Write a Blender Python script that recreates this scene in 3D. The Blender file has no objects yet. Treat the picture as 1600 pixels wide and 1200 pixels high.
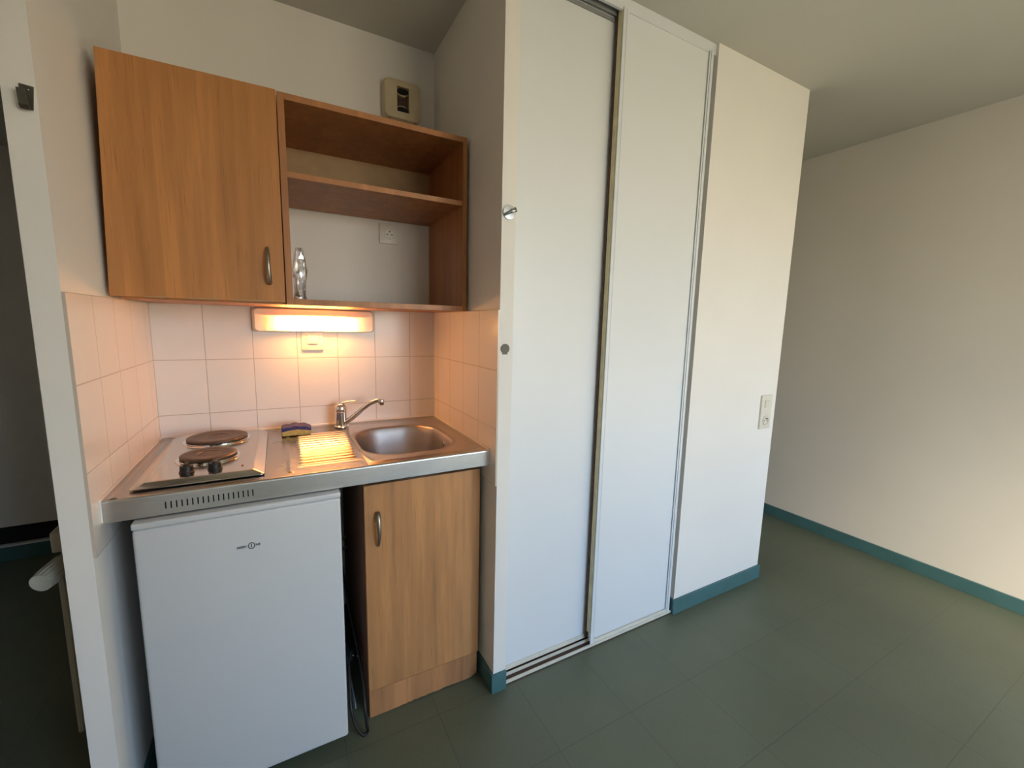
import bpy, bmesh, math, random
from mathutils import Vector, Matrix
random.seed(4)
PI = math.pi
sc = bpy.context.scene

# ---------------------------------------------------------------- camera
cam_d = bpy.data.cameras.new('camera')
cam = bpy.data.objects.new('camera', cam_d); sc.collection.objects.link(cam)
right = Vector((0.87734394, -0.47931571, 0.02289245))
upv = Vector((0.04674169, 0.13284116, 0.99003457))
fwd = Vector((0.47758018, 0.86753079, -0.13895141))
M = Matrix((right, upv, -fwd)).transposed().to_4x4()
M.translation = Vector((0.3818, -1.8651, 1.3255))
cam.matrix_world = M
cam_d.sensor_fit = 'HORIZONTAL'; cam_d.sensor_width = 36.0
cam_d.lens = 36.0 * 662.99 / 1600.0
cam_d.clip_start = 0.02; cam_d.clip_end = 100
sc.camera = cam

# ---------------------------------------------------------------- world, exposure
sc.view_settings.view_transform = 'Standard'
sc.view_settings.look = 'None'
sc.view_settings.gamma = 1.0
sc.view_settings.exposure = 0.0
sc.view_settings.use_curve_mapping = False
FAC = 3.0
w = bpy.data.worlds.new('world'); sc.world = w; w.use_nodes = True
nt = w.node_tree; nt.nodes.clear()
wo = nt.nodes.new('ShaderNodeOutputWorld'); bg = nt.nodes.new('ShaderNodeBackground')
tc = nt.nodes.new('ShaderNodeTexCoord'); sx = nt.nodes.new('ShaderNodeSeparateXYZ')
cr = nt.nodes.new('ShaderNodeValToRGB')
mr = nt.nodes.new('ShaderNodeMapRange')
mr.inputs['From Min'].default_value = -1; mr.inputs['From Max'].default_value = 1
nt.links.new(tc.outputs['Generated'], sx.inputs[0]); nt.links.new(sx.outputs['Z'], mr.inputs['Value'])
nt.links.new(mr.outputs[0], cr.inputs[0]); nt.links.new(cr.outputs[0], bg.inputs[0]); nt.links.new(bg.outputs[0], wo.inputs[0])
def fillramp(c, stops):
    e = c.color_ramp.elements
    e[0].position, e[0].color = stops[0][0], (*stops[0][1], 1)
    e[1].position, e[1].color = stops[-1][0], (*stops[-1][1], 1)
    for p, col in stops[1:-1]: e.new(p).color = (*col, 1)
fillramp(cr, [(0.0, (0.29, 0.255, 0.18)), (0.46, (0.40, 0.355, 0.255)), (0.50, (0.88, 0.82, 0.68)), (0.55, (0.72, 0.80, 0.86)), (0.66, (0.40, 0.66, 1.05)), (1.0, (0.34, 0.60, 1.05))])
# warm bright band added to the sky towards -X to light the right wall
cr2 = nt.nodes.new('ShaderNodeValToRGB'); nt.links.new(mr.outputs[0], cr2.inputs[0])
fillramp(cr2, [(0.0, (0.06, 0.055, 0.04)), (0.45, (0.08, 0.07, 0.05)), (0.52, (0.24, 0.21, 0.15)), (0.635, (0.32, 0.28, 0.21)), (0.70, (2.0, 1.72, 1.28)), (0.82, (2.0, 1.72, 1.3)), (1.0, (0.6, 0.7, 0.9))])
az = nt.nodes.new('ShaderNodeMapRange'); az.interpolation_type = 'SMOOTHSTEP'
az.inputs['From Min'].default_value = -0.20; az.inputs['From Max'].default_value = -0.50
nt.links.new(sx.outputs['X'], az.inputs['Value'])
mxw = nt.nodes.new('ShaderNodeMix'); mxw.data_type = 'RGBA'
nt.links.new(az.outputs[0], mxw.inputs[0]); nt.links.new(cr.outputs[0], mxw.inputs[6]); nt.links.new(cr2.outputs[0], mxw.inputs[7])
mulw = nt.nodes.new('ShaderNodeMix'); mulw.data_type = 'RGBA'; mulw.blend_type = 'MULTIPLY'
nt.links.new(az.outputs[0], mulw.inputs[0]); nt.links.new(mxw.outputs[2], mulw.inputs[6]); mulw.inputs[7].default_value = (FAC, FAC, FAC, 1)
nt.links.new(mulw.outputs[2], bg.inputs[0])
bg.inputs[1].default_value = 14.5

# daylight portal in the window opening of the wall behind the camera
WIN = (1.30, 3.05, 0.75, 2.2); WY = -4.0
pd = bpy.data.lights.new('window_daylight', 'AREA'); pd.shape = 'RECTANGLE'
pd.size = WIN[1]-WIN[0]; pd.size_y = WIN[3]-WIN[2]; pd.cycles.is_portal = True
po = bpy.data.objects.new('window_daylight', pd); sc.collection.objects.link(po)
po.location = ((WIN[0]+WIN[1])/2, WY-0.16, (WIN[2]+WIN[3])/2)
po.rotation_euler = (-PI/2, 0, 0)     # -Z points to +Y
po.rotation_euler = (PI/2, 0, 0)

# ---------------------------------------------------------------- helpers
ORG = {}
def link(o): sc.collection.objects.link(o)

def thing(name, label, cat, loc=(0, 0, 0), group=None):
    o = bpy.data.objects.new(name, None); link(o); o.location = loc
    o.empty_display_size = 0.05
    o['label'] = label; o['category'] = cat
    if group: o['group'] = group
    ORG[o.name] = Vector(loc)
    return o

def obj(name, bm, m, parent=None, smooth=False, label=None, angle=None):
    """links a world-coordinate bmesh as ONE mesh object, under parent if given"""
    org = ORG.get(parent.name, Vector()) if parent else Vector()
    if org.length > 0: bmesh.ops.translate(bm, verts=bm.verts, vec=-org)
    bmesh.ops.recalc_face_normals(bm, faces=bm.faces)
    me = bpy.data.meshes.new(name); bm.to_mesh(me); bm.free()
    for p in me.polygons: p.use_smooth = smooth or angle is not None
    if angle is not None:
        me.set_sharp_from_angle(angle=math.radians(angle))
    for mm in (m if isinstance(m, (list, tuple)) else [m]): me.materials.append(mm)
    o = bpy.data.objects.new(name, me); link(o)
    if parent: o.parent = parent; ORG[o.name] = org
    if label: o['label'] = label
    return o

def tag(o, label, cat, group=None):
    o['label'] = label; o['category'] = cat
    if group: o['group'] = group
    return o

def struct(name, bm, m, parent=None, **k):
    o = obj(name, bm, m, parent, **k)
    if not parent: o['kind'] = 'structure'
    return o

def box(bm, x0, x1, y0, y1, z0, z1, bev=0.0, seg=2, mi=0):
    n0 = len(bm.verts)
    t = bmesh.new()
    r = bmesh.ops.create_cube(t, size=1)
    for v in t.verts:
        v.co = Vector(((x0+x1)/2 + v.co.x*(x1-x0), (y0+y1)/2 + v.co.y*(y1-y0), (z0+z1)/2 + v.co.z*(z1-z0)))
    if bev > 0:
        bmesh.ops.bevel(t, geom=list(t.edges), offset=bev, segments=seg, profile=0.5, affect='EDGES')
    merge(bm, t, mi); t.free()
    return bm

def merge(bm, t, mi=0):
    mp = {}
    for v in t.verts: mp[v] = bm.verts.new(v.co)
    for f in t.faces:
        try:
            nf = bm.faces.new([mp[v] for v in f.verts]); nf.material_index = mi
        except ValueError: pass

def B(*a, **k):
    bm = bmesh.new(); box(bm, *a, **k); return bm

def frame_for(d):
    d = d.normalized()
    a = Vector((0, 0, 1)) if abs(d.z) < 0.9 else Vector((1, 0, 0))
    u = a.cross(d).normalized(); v = d.cross(u)
    return u, v

def tube(bm, pts, radii, n=16, cap=True, flat=(1, 1)):
    pts = [Vector(p) for p in pts]
    if not isinstance(radii, (list, tuple)): radii = [radii]*len(pts)
    rings = []; pu = None
    for i, p in enumerate(pts):
        d = (pts[min(i+1, len(pts)-1)] - pts[max(i-1, 0)])
        if pu is None: u, v = frame_for(d)
        else:
            dn = d.normalized(); u = (pu - dn*pu.dot(dn)).normalized(); v = dn.cross(u)
        pu = u
        rings.append([bm.verts.new(p + (u*math.cos(2*PI*k/n)*flat[0] + v*math.sin(2*PI*k/n)*flat[1])*radii[i]) for k in range(n)])
    for a, b in zip(rings, rings[1:]):
        for k in range(n): bm.faces.new((a[k], a[(k+1) % n], b[(k+1) % n], b[k]))
    if cap: bm.faces.new(rings[0][::-1]); bm.faces.new(rings[-1])
    return bm

def spline(pts, n=8):
    pts = [Vector(p) for p in pts]; out = []
    P = [pts[0]*2-pts[1]] + pts + [pts[-1]*2-pts[-2]]
    for i in range(1, len(P)-2):
        for k in range(n):
            t = k/n
            a, b, c, d = P[i-1], P[i], P[i+1], P[i+2]
            out.append(0.5*((2*b) + (c-a)*t + (2*a-5*b+4*c-d)*t*t + (3*b-a-3*c+d)*t**3))
    out.append(pts[-1]); return out

def lathe(bm, c, prof, n=48, axis='z', mi=0):
    """prof: list of (r, h) along axis from c"""
    c = Vector(c); rings = []
    for r, h in prof:
        ring = []
        for k in range(n):
            a = 2*PI*k/n
            if axis == 'z': p = c + Vector((r*math.cos(a), r*math.sin(a), h))
            elif axis == 'y': p = c + Vector((r*math.cos(a), h, r*math.sin(a)))
            else: p = c + Vector((h, r*math.cos(a), r*math.sin(a)))
            ring.append(bm.verts.new(p))
        rings.append(ring)
    for a, b in zip(rings, rings[1:]):
        for k in range(n):
            f = bm.faces.new((a[k], a[(k+1) % n], b[(k+1) % n], b[k])); f.material_index = mi
    bm.faces.new(rings[0][::-1]).material_index = mi; bm.faces.new(rings[-1]).material_index = mi
    return bm

def rrect(cx, cy, hx, hy, r, n=8):
    out = []
    for (sx_, sy_, a0) in ((1, 1, 0), (-1, 1, 90), (-1, -1, 180), (1, -1, 270)):
        for k in range(n+1):
            a = math.radians(a0 + 90*k/n)
            out.append((cx + sx_*(hx-r) + r*math.cos(a), cy + sy_*(hy-r) + r*math.sin(a)))
    return out

def loft(bm, rings, cap0=True, cap1=True, mi=0, closed=True):
    R = [[bm.verts.new(p) for p in r] for r in rings]
    for a, b in zip(R, R[1:]):
        n = len(a)
        for k in range(n if closed else n-1):
            bm.faces.new((a[k], a[(k+1) % n], b[(k+1) % n], b[k])).material_index = mi
    if cap0: bm.faces.new(R[0][::-1]).material_index = mi
    if cap1: bm.faces.new(R[-1]).material_index = mi
    return R

def plate_y(bm, cx, cz, hx, hz, r, y0, y1, bev=0.002, mi=0):
    """rounded plate standing on plane y0 and reaching to y1 (<y0)"""
    rings = []
    for ins, y in ((0, y0), (0, y1+bev), (bev*0.3, y1+bev*0.3), (bev, y1)):
        rings.append([(x, y, z) for x, z in rrect(cx, cz, hx-ins, hz-ins, max(r-ins, 0.0005))])
    loft(bm, rings, mi=mi); return bm

# ---------------------------------------------------------------- materials
def nodes(name):
    m = bpy.data.materials.new(name); m.use_nodes = True
    n = m.node_tree; b = n.nodes['Principled BSDF']
    return m, n, b
def N(n, t, **k):
    x = n.nodes.new(t)
    for a, v in k.items():
        if a in x.inputs.keys() if isinstance(a, str) else False: x.inputs[a].default_value = v
        else: setattr(x, a, v)
    return x
def noise(n, vec, scale, detail=3, rough=0.5):
    x = n.nodes.new('ShaderNodeTexNoise'); x.inputs['Scale'].default_value = scale
    x.inputs['Detail'].default_value = detail; x.inputs['Roughness'].default_value = rough
    n.links.new(vec, x.inputs['Vector']); return x
def ramp(n, fac, stops):
    x = n.nodes.new('ShaderNodeValToRGB'); n.links.new(fac, x.inputs[0])
    e = x.color_ramp.elements
    e[0].position, e[0].color = stops[0][0], (*stops[0][1], 1)
    e[1].position, e[1].color = stops[-1][0], (*stops[-1][1], 1)
    for p, c in stops[1:-1]:
        q = e.new(p); q.color = (*c, 1)
    return x
def mapping(n, scale=(1, 1, 1), rot=(0, 0, 0), loc=(0, 0, 0)):
    t = n.nodes.new('ShaderNodeNewGeometry'); mp = n.nodes.new('ShaderNodeMapping')
    mp.inputs['Scale'].default_value = scale; mp.inputs['Rotation'].default_value = rot; mp.inputs['Location'].default_value = loc
    n.links.new(t.outputs['Position'], mp.inputs[0]); return mp
def bump(n, b, h, strength, dist=0.001):
    x = n.nodes.new('ShaderNodeBump'); x.inputs['Strength'].default_value = strength; x.inputs['Distance'].default_value = dist
    n.links.new(h, x.inputs['Height']); n.links.new(x.outputs[0], b.inputs['Normal']); return x
def sc3(c, k): return tuple(min(1, v*k) for v in c)

def plain(name, col, rough=0.5, metal=0.0, var=0.06, scale=6, bmp=0.0, bscale=300, spec=0.5):
    m, n, b = nodes(name); mp = mapping(n)
    nz = noise(n, mp.outputs[0], scale, 4)
    r = ramp(n, nz.outputs[0], [(0.3, sc3(col, 1-var)), (0.7, sc3(col, 1+var))])
    n.links.new(r.outputs[0], b.inputs['Base Color'])
    b.inputs['Roughness'].default_value = rough; b.inputs['Metallic'].default_value = metal
    b.inputs['Specular IOR Level'].default_value = spec
    if bmp > 0:
        nb = noise(n, mp.outputs[0], bscale, 2); bump(n, b, nb.outputs[0], bmp, 0.0008)
    return m

def wood(name, col, rough=0.42, seed=0.0):
    m, n, b = nodes(name)
    mp = mapping(n, scale=(28, 28, 1.6), loc=(seed, seed*1.7, seed*.3))
    n1 = noise(n, mp.outputs[0], 1.0, 6, 0.62)
    mp2 = mapping(n, scale=(9, 9, 0.9), loc=(seed+3, seed, 1))
    n2 = noise(n, mp2.outputs[0], 1.0, 3, 0.5); n2.inputs['Distortion'].default_value = 0.8
    # plank-like strips of slightly different tone
    g = n.nodes.new('ShaderNodeNewGeometry'); s = n.nodes.new('ShaderNodeSeparateXYZ'); n.links.new(g.outputs['Position'], s.inputs[0])
    ad = n.nodes.new('ShaderNodeMath'); ad.operation = 'MULTIPLY_ADD'; ad.inputs[1].default_value = 14.0; ad.inputs[2].default_value = 0.3+seed
    n.links.new(s.outputs['X'], ad.inputs[0])
    fl = n.nodes.new('ShaderNodeMath'); fl.operation = 'FLOOR'; n.links.new(ad.outputs[0], fl.inputs[0])
    wn = n.nodes.new('ShaderNodeTexWhiteNoise'); wn.noise_dimensions = '1D'; n.links.new(fl.outputs[0], wn.inputs['W'])
    a1 = n.nodes.new('ShaderNodeMath'); a1.operation = 'MULTIPLY_ADD'; a1.inputs[1].default_value = 0.16
    n.links.new(wn.outputs['Value'], a1.inputs[0]); n.links.new(n1.outputs[0], a1.inputs[2])
    a2 = n.nodes.new('ShaderNodeMath'); a2.operation = 'MULTIPLY_ADD'; a2.inputs[1].default_value = 0.55
    n.links.new(n2.outputs[0], a2.inputs[0]); n.links.new(a1.outputs[0], a2.inputs[2])
    r = ramp(n, a2.outputs[0], [(0.50, sc3(col, 0.62)), (0.72, sc3(col, 0.90)), (0.90, sc3(col, 1.04)), (1.12, sc3(col, 1.22))])
    # sparse fine dark pores
    mp3 = mapping(n, scale=(420, 420, 9)); n3 = noise(n, mp3.outputs[0], 1.0, 1)
    r3 = ramp(n, n3.outputs[0], [(0.26, (0.72, 0.66, 0.6)), (0.36, (1, 1, 1))])
    mx = n.nodes.new('ShaderNodeMix'); mx.data_type = 'RGBA'; mx.blend_type = 'MULTIPLY'; mx.inputs[0].default_value = 0.8
    n.links.new(r.outputs[0], mx.inputs[6]); n.links.new(r3.outputs[0], mx.inputs[7])
    n.links.new(mx.outputs[2], b.inputs['Base Color'])
    b.inputs['Roughness'].default_value = rough
    bump(n, b, n1.outputs[0], 0.08, 0.0005)
    return m

def gridmask(n, ax, off, per, width):
    """1 near the lines at off + k*per along the axis"""
    g = n.nodes.new('ShaderNodeNewGeometry'); s = n.nodes.new('ShaderNodeSeparateXYZ'); n.links.new(g.outputs['Position'], s.inputs[0])
    a = n.nodes.new('ShaderNodeMath'); a.operation = 'SUBTRACT'; n.links.new(s.outputs[ax], a.inputs[0]); a.inputs[1].default_value = off
    p = n.nodes.new('ShaderNodeMath'); p.operation = 'PINGPONG'; n.links.new(a.outputs[0], p.inputs[0]); p.inputs[1].default_value = per/2
    mr = n.nodes.new('ShaderNodeMapRange'); n.links.new(p.outputs[0], mr.inputs['Value'])
    mr.inputs['From Min'].default_value = width*0.5; mr.inputs['From Max'].default_value = width
    mr.inputs['To Min'].default_value = 1; mr.inputs['To Max'].default_value = 0
    return mr.outputs[0]
def mmax(n, a, b_):
    x = n.nodes.new('ShaderNodeMath'); x.operation = 'MAXIMUM'; n.links.new(a, x.inputs[0]); n.links.new(b_, x.inputs[1]); return x.outputs[0]

def tiles(name, ax1, off1, per1, ax2, off2, per2, col, grout, width=0.0016, rough=0.22, var=0.03, bmp=0.6, nscale=3, mottle=None):
    m, n, b = nodes(name); mp = mapping(n)
    k = mmax(n, gridmask(n, ax1, off1, per1, width), gridmask(n, ax2, off2, per2, width))
    nz = noise(n, mp.outputs[0], nscale, 5, 0.6)
    r = ramp(n, nz.outputs[0], [(0.3, sc3(col, 1-var)), (0.7, sc3(col, 1+var))])
    mx = n.nodes.new('ShaderNodeMix'); mx.data_type = 'RGBA'
    n.links.new(k, mx.inputs[0]); n.links.new(r.outputs[0], mx.inputs[6]); mx.inputs[7].default_value = (*grout, 1)
    last = mx.outputs[2]
    if mottle:
        n2 = noise(n, mp.outputs[0], 160, 2, 0.7)
        r2 = ramp(n, n2.outputs[0], [(0.35, (1-mottle,)*3), (0.65, (1, 1, 1))])
        m2 = n.nodes.new('ShaderNodeMix'); m2.data_type = 'RGBA'; m2.blend_type = 'MULTIPLY'; m2.inputs[0].default_value = 1
        n.links.new(last, m2.inputs[6]); n.links.new(r2.outputs[0], m2.inputs[7]); last = m2.outputs[2]
    n.links.new(last, b.inputs['Base Color'])
    b.inputs['Roughness'].default_value = rough
    inv = n.nodes.new('ShaderNodeMath'); inv.operation = 'SUBTRACT'; inv.inputs[0].default_value = 1; n.links.new(k, inv.inputs[1])
    ad = n.nodes.new('ShaderNodeMath'); ad.operation = 'MULTIPLY_ADD'; ad.inputs[1].default_value = 0.25
    n4 = noise(n, mp.outputs[0], 14, 2); n.links.new(n4.outputs[0], ad.inputs[0]); n.links.new(inv.outputs[0], ad.inputs[2])
    bump(n, b, ad.outputs[0], bmp, 0.001)
    return m

def steel(name, col=(0.60, 0.58, 0.55), rough=0.30, brush=(3, 3, 3), bs=0.05):
    m, n, b = nodes(name); mp = mapping(n, scale=brush)
    nz = noise(n, mp.outputs[0], 60, 3)
    r = ramp(n, nz.outputs[0], [(0.3, sc3(col, 0.93)), (0.7, sc3(col, 1.05))])
    n.links.new(r.outputs[0], b.inputs['Base Color']); b.inputs['Metallic'].default_value = 1
    mp2 = mapping(n); n2 = noise(n, mp2.outputs[0], 5, 4)
    rr = n.nodes.new('ShaderNodeMapRange'); rr.inputs['To Min'].default_value = rough*0.75; rr.inputs['To Max'].default_value = rough*1.3
    n.links.new(n2.outputs[0], rr.inputs['Value']); n.links.new(rr.outputs[0], b.inputs['Roughness'])
    bump(n, b, nz.outputs[0], bs, 0.0004)
    return m

WALLC = (0.82, 0.79, 0.74)
wall_m = plain('wall_paint', WALLC, 0.75, var=0.02, scale=2.5, bmp=0.25, bscale=90, spec=0.25)
wallr_m = plain('wall_paint_right', (0.78, 0.73, 0.65), 0.75, var=0.03, scale=1.5, bmp=0.25, bscale=90, spec=0.25)  # warmer, slightly darker tone than the other walls
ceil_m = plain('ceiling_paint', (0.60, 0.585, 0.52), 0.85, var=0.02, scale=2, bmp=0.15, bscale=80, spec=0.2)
floor_m = tiles('floor_vinyl', 'X', 0.803, 0.296, 'Y', -0.637, 0.297, (0.126, 0.141, 0.090), (0.085, 0.09, 0.065),
                width=0.0013, rough=0.42, var=0.10, bmp=0.15, nscale=2.2, mottle=0.10)
TILE = (0.80, 0.77, 0.75); GR = (0.52, 0.46, 0.41)
tile_back = tiles('tiles_back', 'X', 0.0, 0.148, 'Z', 1.371, 0.196, TILE, GR)
tile_side = tiles('tiles_side_lampwarm', 'Y', -0.641, 0.146, 'Z', 1.371, 0.196, (0.82, 0.76, 0.70), (0.58, 0.50, 0.42))  # white tiles like the back ones, with lamp warmth put into the colour
teal_m = plain('teal_skirting_paint', (0.060, 0.150, 0.155), 0.42, var=0.10, scale=12, bmp=0.1)
wood_u = wood('beech_laminate_door', (0.46, 0.20, 0.065), 0.32, 0.0)
wood_l = wood('beech_laminate_lower', (0.47, 0.225, 0.085), 0.42, 2.3)
wood_s = wood('beech_laminate_shelf', (0.40, 0.165, 0.055), 0.45, 5.1)
wood_p = wood('beech_laminate_plinth', (0.44, 0.205, 0.085), 0.45, 7.7)
hard_m = plain('hardboard_back', (0.40, 0.26, 0.13), 0.6, var=0.08, scale=20)
edge_m = plain('dark_edge', (0.09, 0.045, 0.02), 0.6)
steel_m = steel('brushed_steel', col=(0.52, 0.50, 0.48), rough=0.40, brush=(1, 12, 12))
ribsteel_m = steel('steel_drainer', col=(0.42, 0.40, 0.38), rough=0.25, brush=(1, 12, 12))
apron_m = steel('brushed_steel_apron', col=(0.60, 0.60, 0.58), rough=0.34, brush=(0.6, 10, 10))
basin_m = steel('steel_basin', col=(0.42, 0.39, 0.37), rough=0.46, brush=(2, 2, 14))
hobsteel_m = steel('hob_steel', col=(0.62, 0.59, 0.56), rough=0.22, brush=(1, 12, 12))
chrome_m = steel('chrome', col=(0.75, 0.74, 0.73), rough=0.10, bs=0.0)
dchrome_m = steel('dulled_chrome', col=(0.50, 0.52, 0.52), rough=0.22, bs=0.0)
nickel_m = steel('satin_nickel', col=(0.34, 0.31, 0.26), rough=0.38, bs=0.02)
darkmetal_m = steel('dull_metal', col=(0.22, 0.21, 0.18), rough=0.38, bs=0.03)
iron_m = plain('burner_iron', (0.085, 0.058, 0.042), 0.42, metal=0.35, var=0.25, scale=30, bmp=0.2)
black_m = plain('black_plastic', (0.008, 0.007, 0.007), 0.5, var=0.1)
void_m = plain('dark_slot', (0.006, 0.005, 0.005), 0.8)
fridge_m = plain('fridge_enamel', (0.60, 0.61, 0.61), 0.38, var=0.01, scale=2, bmp=0.03, bscale=250)
fridgeb_m = plain('fridge_side_enamel', (0.55, 0.56, 0.57), 0.5, var=0.02)
door_m = plain('sliding_door_laminate', (0.76, 0.78, 0.79), 0.42, var=0.012, scale=1.5)
lacq_m = plain('white_lacquered_metal', (0.72, 0.75, 0.77), 0.32, var=0.03)
grey_m = plain('grey_profile', (0.26, 0.27, 0.26), 0.5)
beige_m = plain('bare_beige_edge', (0.70, 0.63, 0.40), 0.7, var=0.10, scale=30)
brown_m = plain('brown_groove', (0.085, 0.045, 0.03), 0.7, var=0.3, scale=40)
plast_m = plain('white_plastic', (0.78, 0.75, 0.68), 0.35, var=0.02)
aged_m = plain('aged_plastic', (0.62, 0.52, 0.34), 0.45, var=0.05, scale=20)
cream_m = plain('cream_plastic', (0.70, 0.66, 0.56), 0.45, var=0.05, scale=20)
rad_m = plain('radiator_enamel', (0.58, 0.56, 0.46), 0.4, var=0.03)
seal_m = plain('white_sealant', (0.80, 0.77, 0.73), 0.35, var=0.03)
sponge_b = plain('blue_scourer', (0.035, 0.04, 0.15), 0.9, var=0.3, scale=150, bmp=0.8, bscale=500)
sponge_y = plain('yellow_sponge', (0.55, 0.38, 0.12), 0.9, var=0.2, scale=120, bmp=0.9, bscale=350)
ink_m = plain('black_print', (0.02, 0.02, 0.02), 0.5)
red_m = plain('red_indicator', (0.35, 0.03, 0.02), 0.3)
disc_m = plain('taupe_pad', (0.13, 0.12, 0.10), 0.6)

# ---------------------------------------------------------------- room shell
ZC = 2.432; YF = -0.6407
XJ, XE, XR = 1.945, 2.595, 3.458
struct('floor', B(-1.6, 3.7, -4.25, 2.6, -0.1, 0), floor_m)
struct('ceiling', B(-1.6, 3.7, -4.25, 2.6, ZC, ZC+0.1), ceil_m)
struct('wall_niche_back', B(-0.056, 1.0554, 0.006, 0.10, 0, ZC), wall_m)
struct('wall_niche_left', B(-0.054, -0.006, YF, 0.006, 0, ZC), wall_m)
struct('wall_niche_right', B(1.006, 1.0554, YF, 0.006, 0, ZC), wall_m)
struct('wall_closet_end', B(XJ, XE, YF, 0.10, 0, ZC), wall_m)
struct('wall_closet_back', B(1.0554, XJ, 0.006, 0.10, 0, ZC), wall_m)
struct('wall_right', B(XR, XR+0.12, -4.12, 2.5, 0, ZC), wallr_m)
struct('wall_far', B(1.2, XR, 2.4, 2.5, 0, ZC), wall_m)
struct('wall_passage', B(XE-0.2, XE-0.1, 0.10, 2.4, 0, ZC), wall_m)
# left room seen past the partition
struct('wall_left_far', B(-1.5, -0.056, 1.3, 1.4, 0.19, ZC), wall_m)
struct('trim_1', B(-1.5, -0.056, 1.312, 1.4, 0.0, 0.19), void_m)
struct('baseboard_left_far', B(-1.5, -0.056, 1.29, 1.312, 0, 0.082, bev=0.002), teal_m)
struct('trim_9', B(-1.5, -0.056, 1.288, 1.312, 0.082, 0.092), lacq_m)
struct('trim_2', B(-1.5, -0.056, 0.9, 1.3, 2.135, ZC), ceil_m)
struct('wall_left_inner', B(-0.056, 0.0, 0.10, 1.4, 0, ZC), wall_m)
struct('wall_left_side', B(-1.6, -1.5, -4.12, 1.4, 0, ZC), wall_m)
struct('wall_blocker_stub', B(-1.5, -0.10, -1.50, -1.40, 0, ZC), wall_m)  # unseen wall added to keep window light out of the left room
struct('wall_blocker_corridor', B(-0.20, -0.10, -4.0, -1.50, 0, ZC), wall_m)  # unseen too, added to narrow the daylight reaching the left room
# wall behind the camera with the window opening
wf = bmesh.new()
box(wf, -0.20, WIN[0], WY-0.12, WY, 0, ZC); box(wf, WIN[1], XR, WY-0.12, WY, 0, ZC)
box(wf, WIN[0], WIN[1], WY-0.12, WY, 0, WIN[2]); box(wf, WIN[0], WIN[1], WY-0.12, WY, WIN[3], ZC)
struct('wall_front', wf, wall_m)
wf = bmesh.new()
for a in ((WIN[0], WIN[0]+.05, WIN[2], WIN[3]), (WIN[1]-.05, WIN[1], WIN[2], WIN[3]), (WIN[0]+.05, WIN[1]-.05, WIN[2], WIN[2]+.05),
          (WIN[0]+.05, WIN[1]-.05, WIN[3]-.05, WIN[3]), ((WIN[0]+WIN[1])/2-.03, (WIN[0]+WIN[1])/2+.03, WIN[2]+.05, WIN[3]-.05)):
    box(wf, a[0], a[1], WY-0.10, WY-0.04, a[2], a[3])
struct('window_1', wf, lacq_m)

# tiling of the kitchenette niche (stands 6 mm proud of the plaster)
ZT, ZB = 1.371, 0.783
struct('trim_3', B(0.0, 1.0, 0.0, 0.006, ZB, ZT), tile_back)
struct('trim_4', B(-0.006, 0.0, YF, 0.006, ZB, ZT), tile_side)
struct('trim_5', B(1.0, 1.006, YF, 0.006, ZB, ZT), tile_side)

# skirting boards
bb = bmesh.new(); HB = 0.0725
box(bb, 0.996, 1.006, YF, -0.02, 0, HB, bev=0.0015); box(bb, 0.996, 1.0554, YF-0.010, YF, 0, HB, bev=0.0015)
struct('baseboard_partition', bb, teal_m)
bb = bmesh.new()
box(bb, XJ-0.010, XE, YF-0.010, YF, 0, HB, bev=0.0015); box(bb, XJ-0.010, XJ, YF, -0.602, 0, HB, bev=0.0015)
struct('baseboard_closet_end', bb, teal_m)
struct('baseboard_right', B(XR-0.012, XR, -4.0, 2.4, 0, HB, bev=0.002), teal_m)
struct('baseboard_niche', B(0.0, 0.996, -0.006, 0.006, 0, HB), teal_m)
struct('baseboard_niche_left', B(-0.006, 0.004, -0.630, -0.006, 0, HB), teal_m)
struct('baseboard_closet_side', B(XE, XE+0.010, YF-0.010, 0.10, 0, HB), teal_m)

# ---------------------------------------------------------------- closet with sliding doors
ZH = 2.392
struct('trim_6', B(1.0554, XJ, YF+0.012, YF+0.022, ZH, ZC), lacq_m)          # fascia under the ceiling
tr = bmesh.new()
box(tr, 1.0554, XJ, YF+0.022, -0.50, ZC-0.006, ZC)
box(tr, 1.0554, XJ, -0.600, -0.596, ZH-0.004, ZC-0.006); box(tr, 1.0554, XJ, -0.556, -0.552, ZH+0.004, ZC-0.006)
struct('trim_7', tr, grey_m)
ct = thing('sliding_track', 'worn white double floor track of the closet with brown grooves', 'door track', (1.5, -0.58, 0))
tb = B(1.0554, XJ, YF+0.004, -0.535, 0, 0.004); obj('groove_bed', tb, brown_m, ct, label='brown dirty groove bed')
for (y0, y1, h) in ((YF+0.004, YF+0.011, 0.014), (-0.606, -0.598, 0.013), (-0.566, -0.560, 0.013), (-0.541, -0.535, 0.012)):
    obj('rail', B(1.0554, XJ, y0, y1, 0.004, h, bev=0.001), cream_m if y0 < -0.6 else lacq_m, ct)

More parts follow.
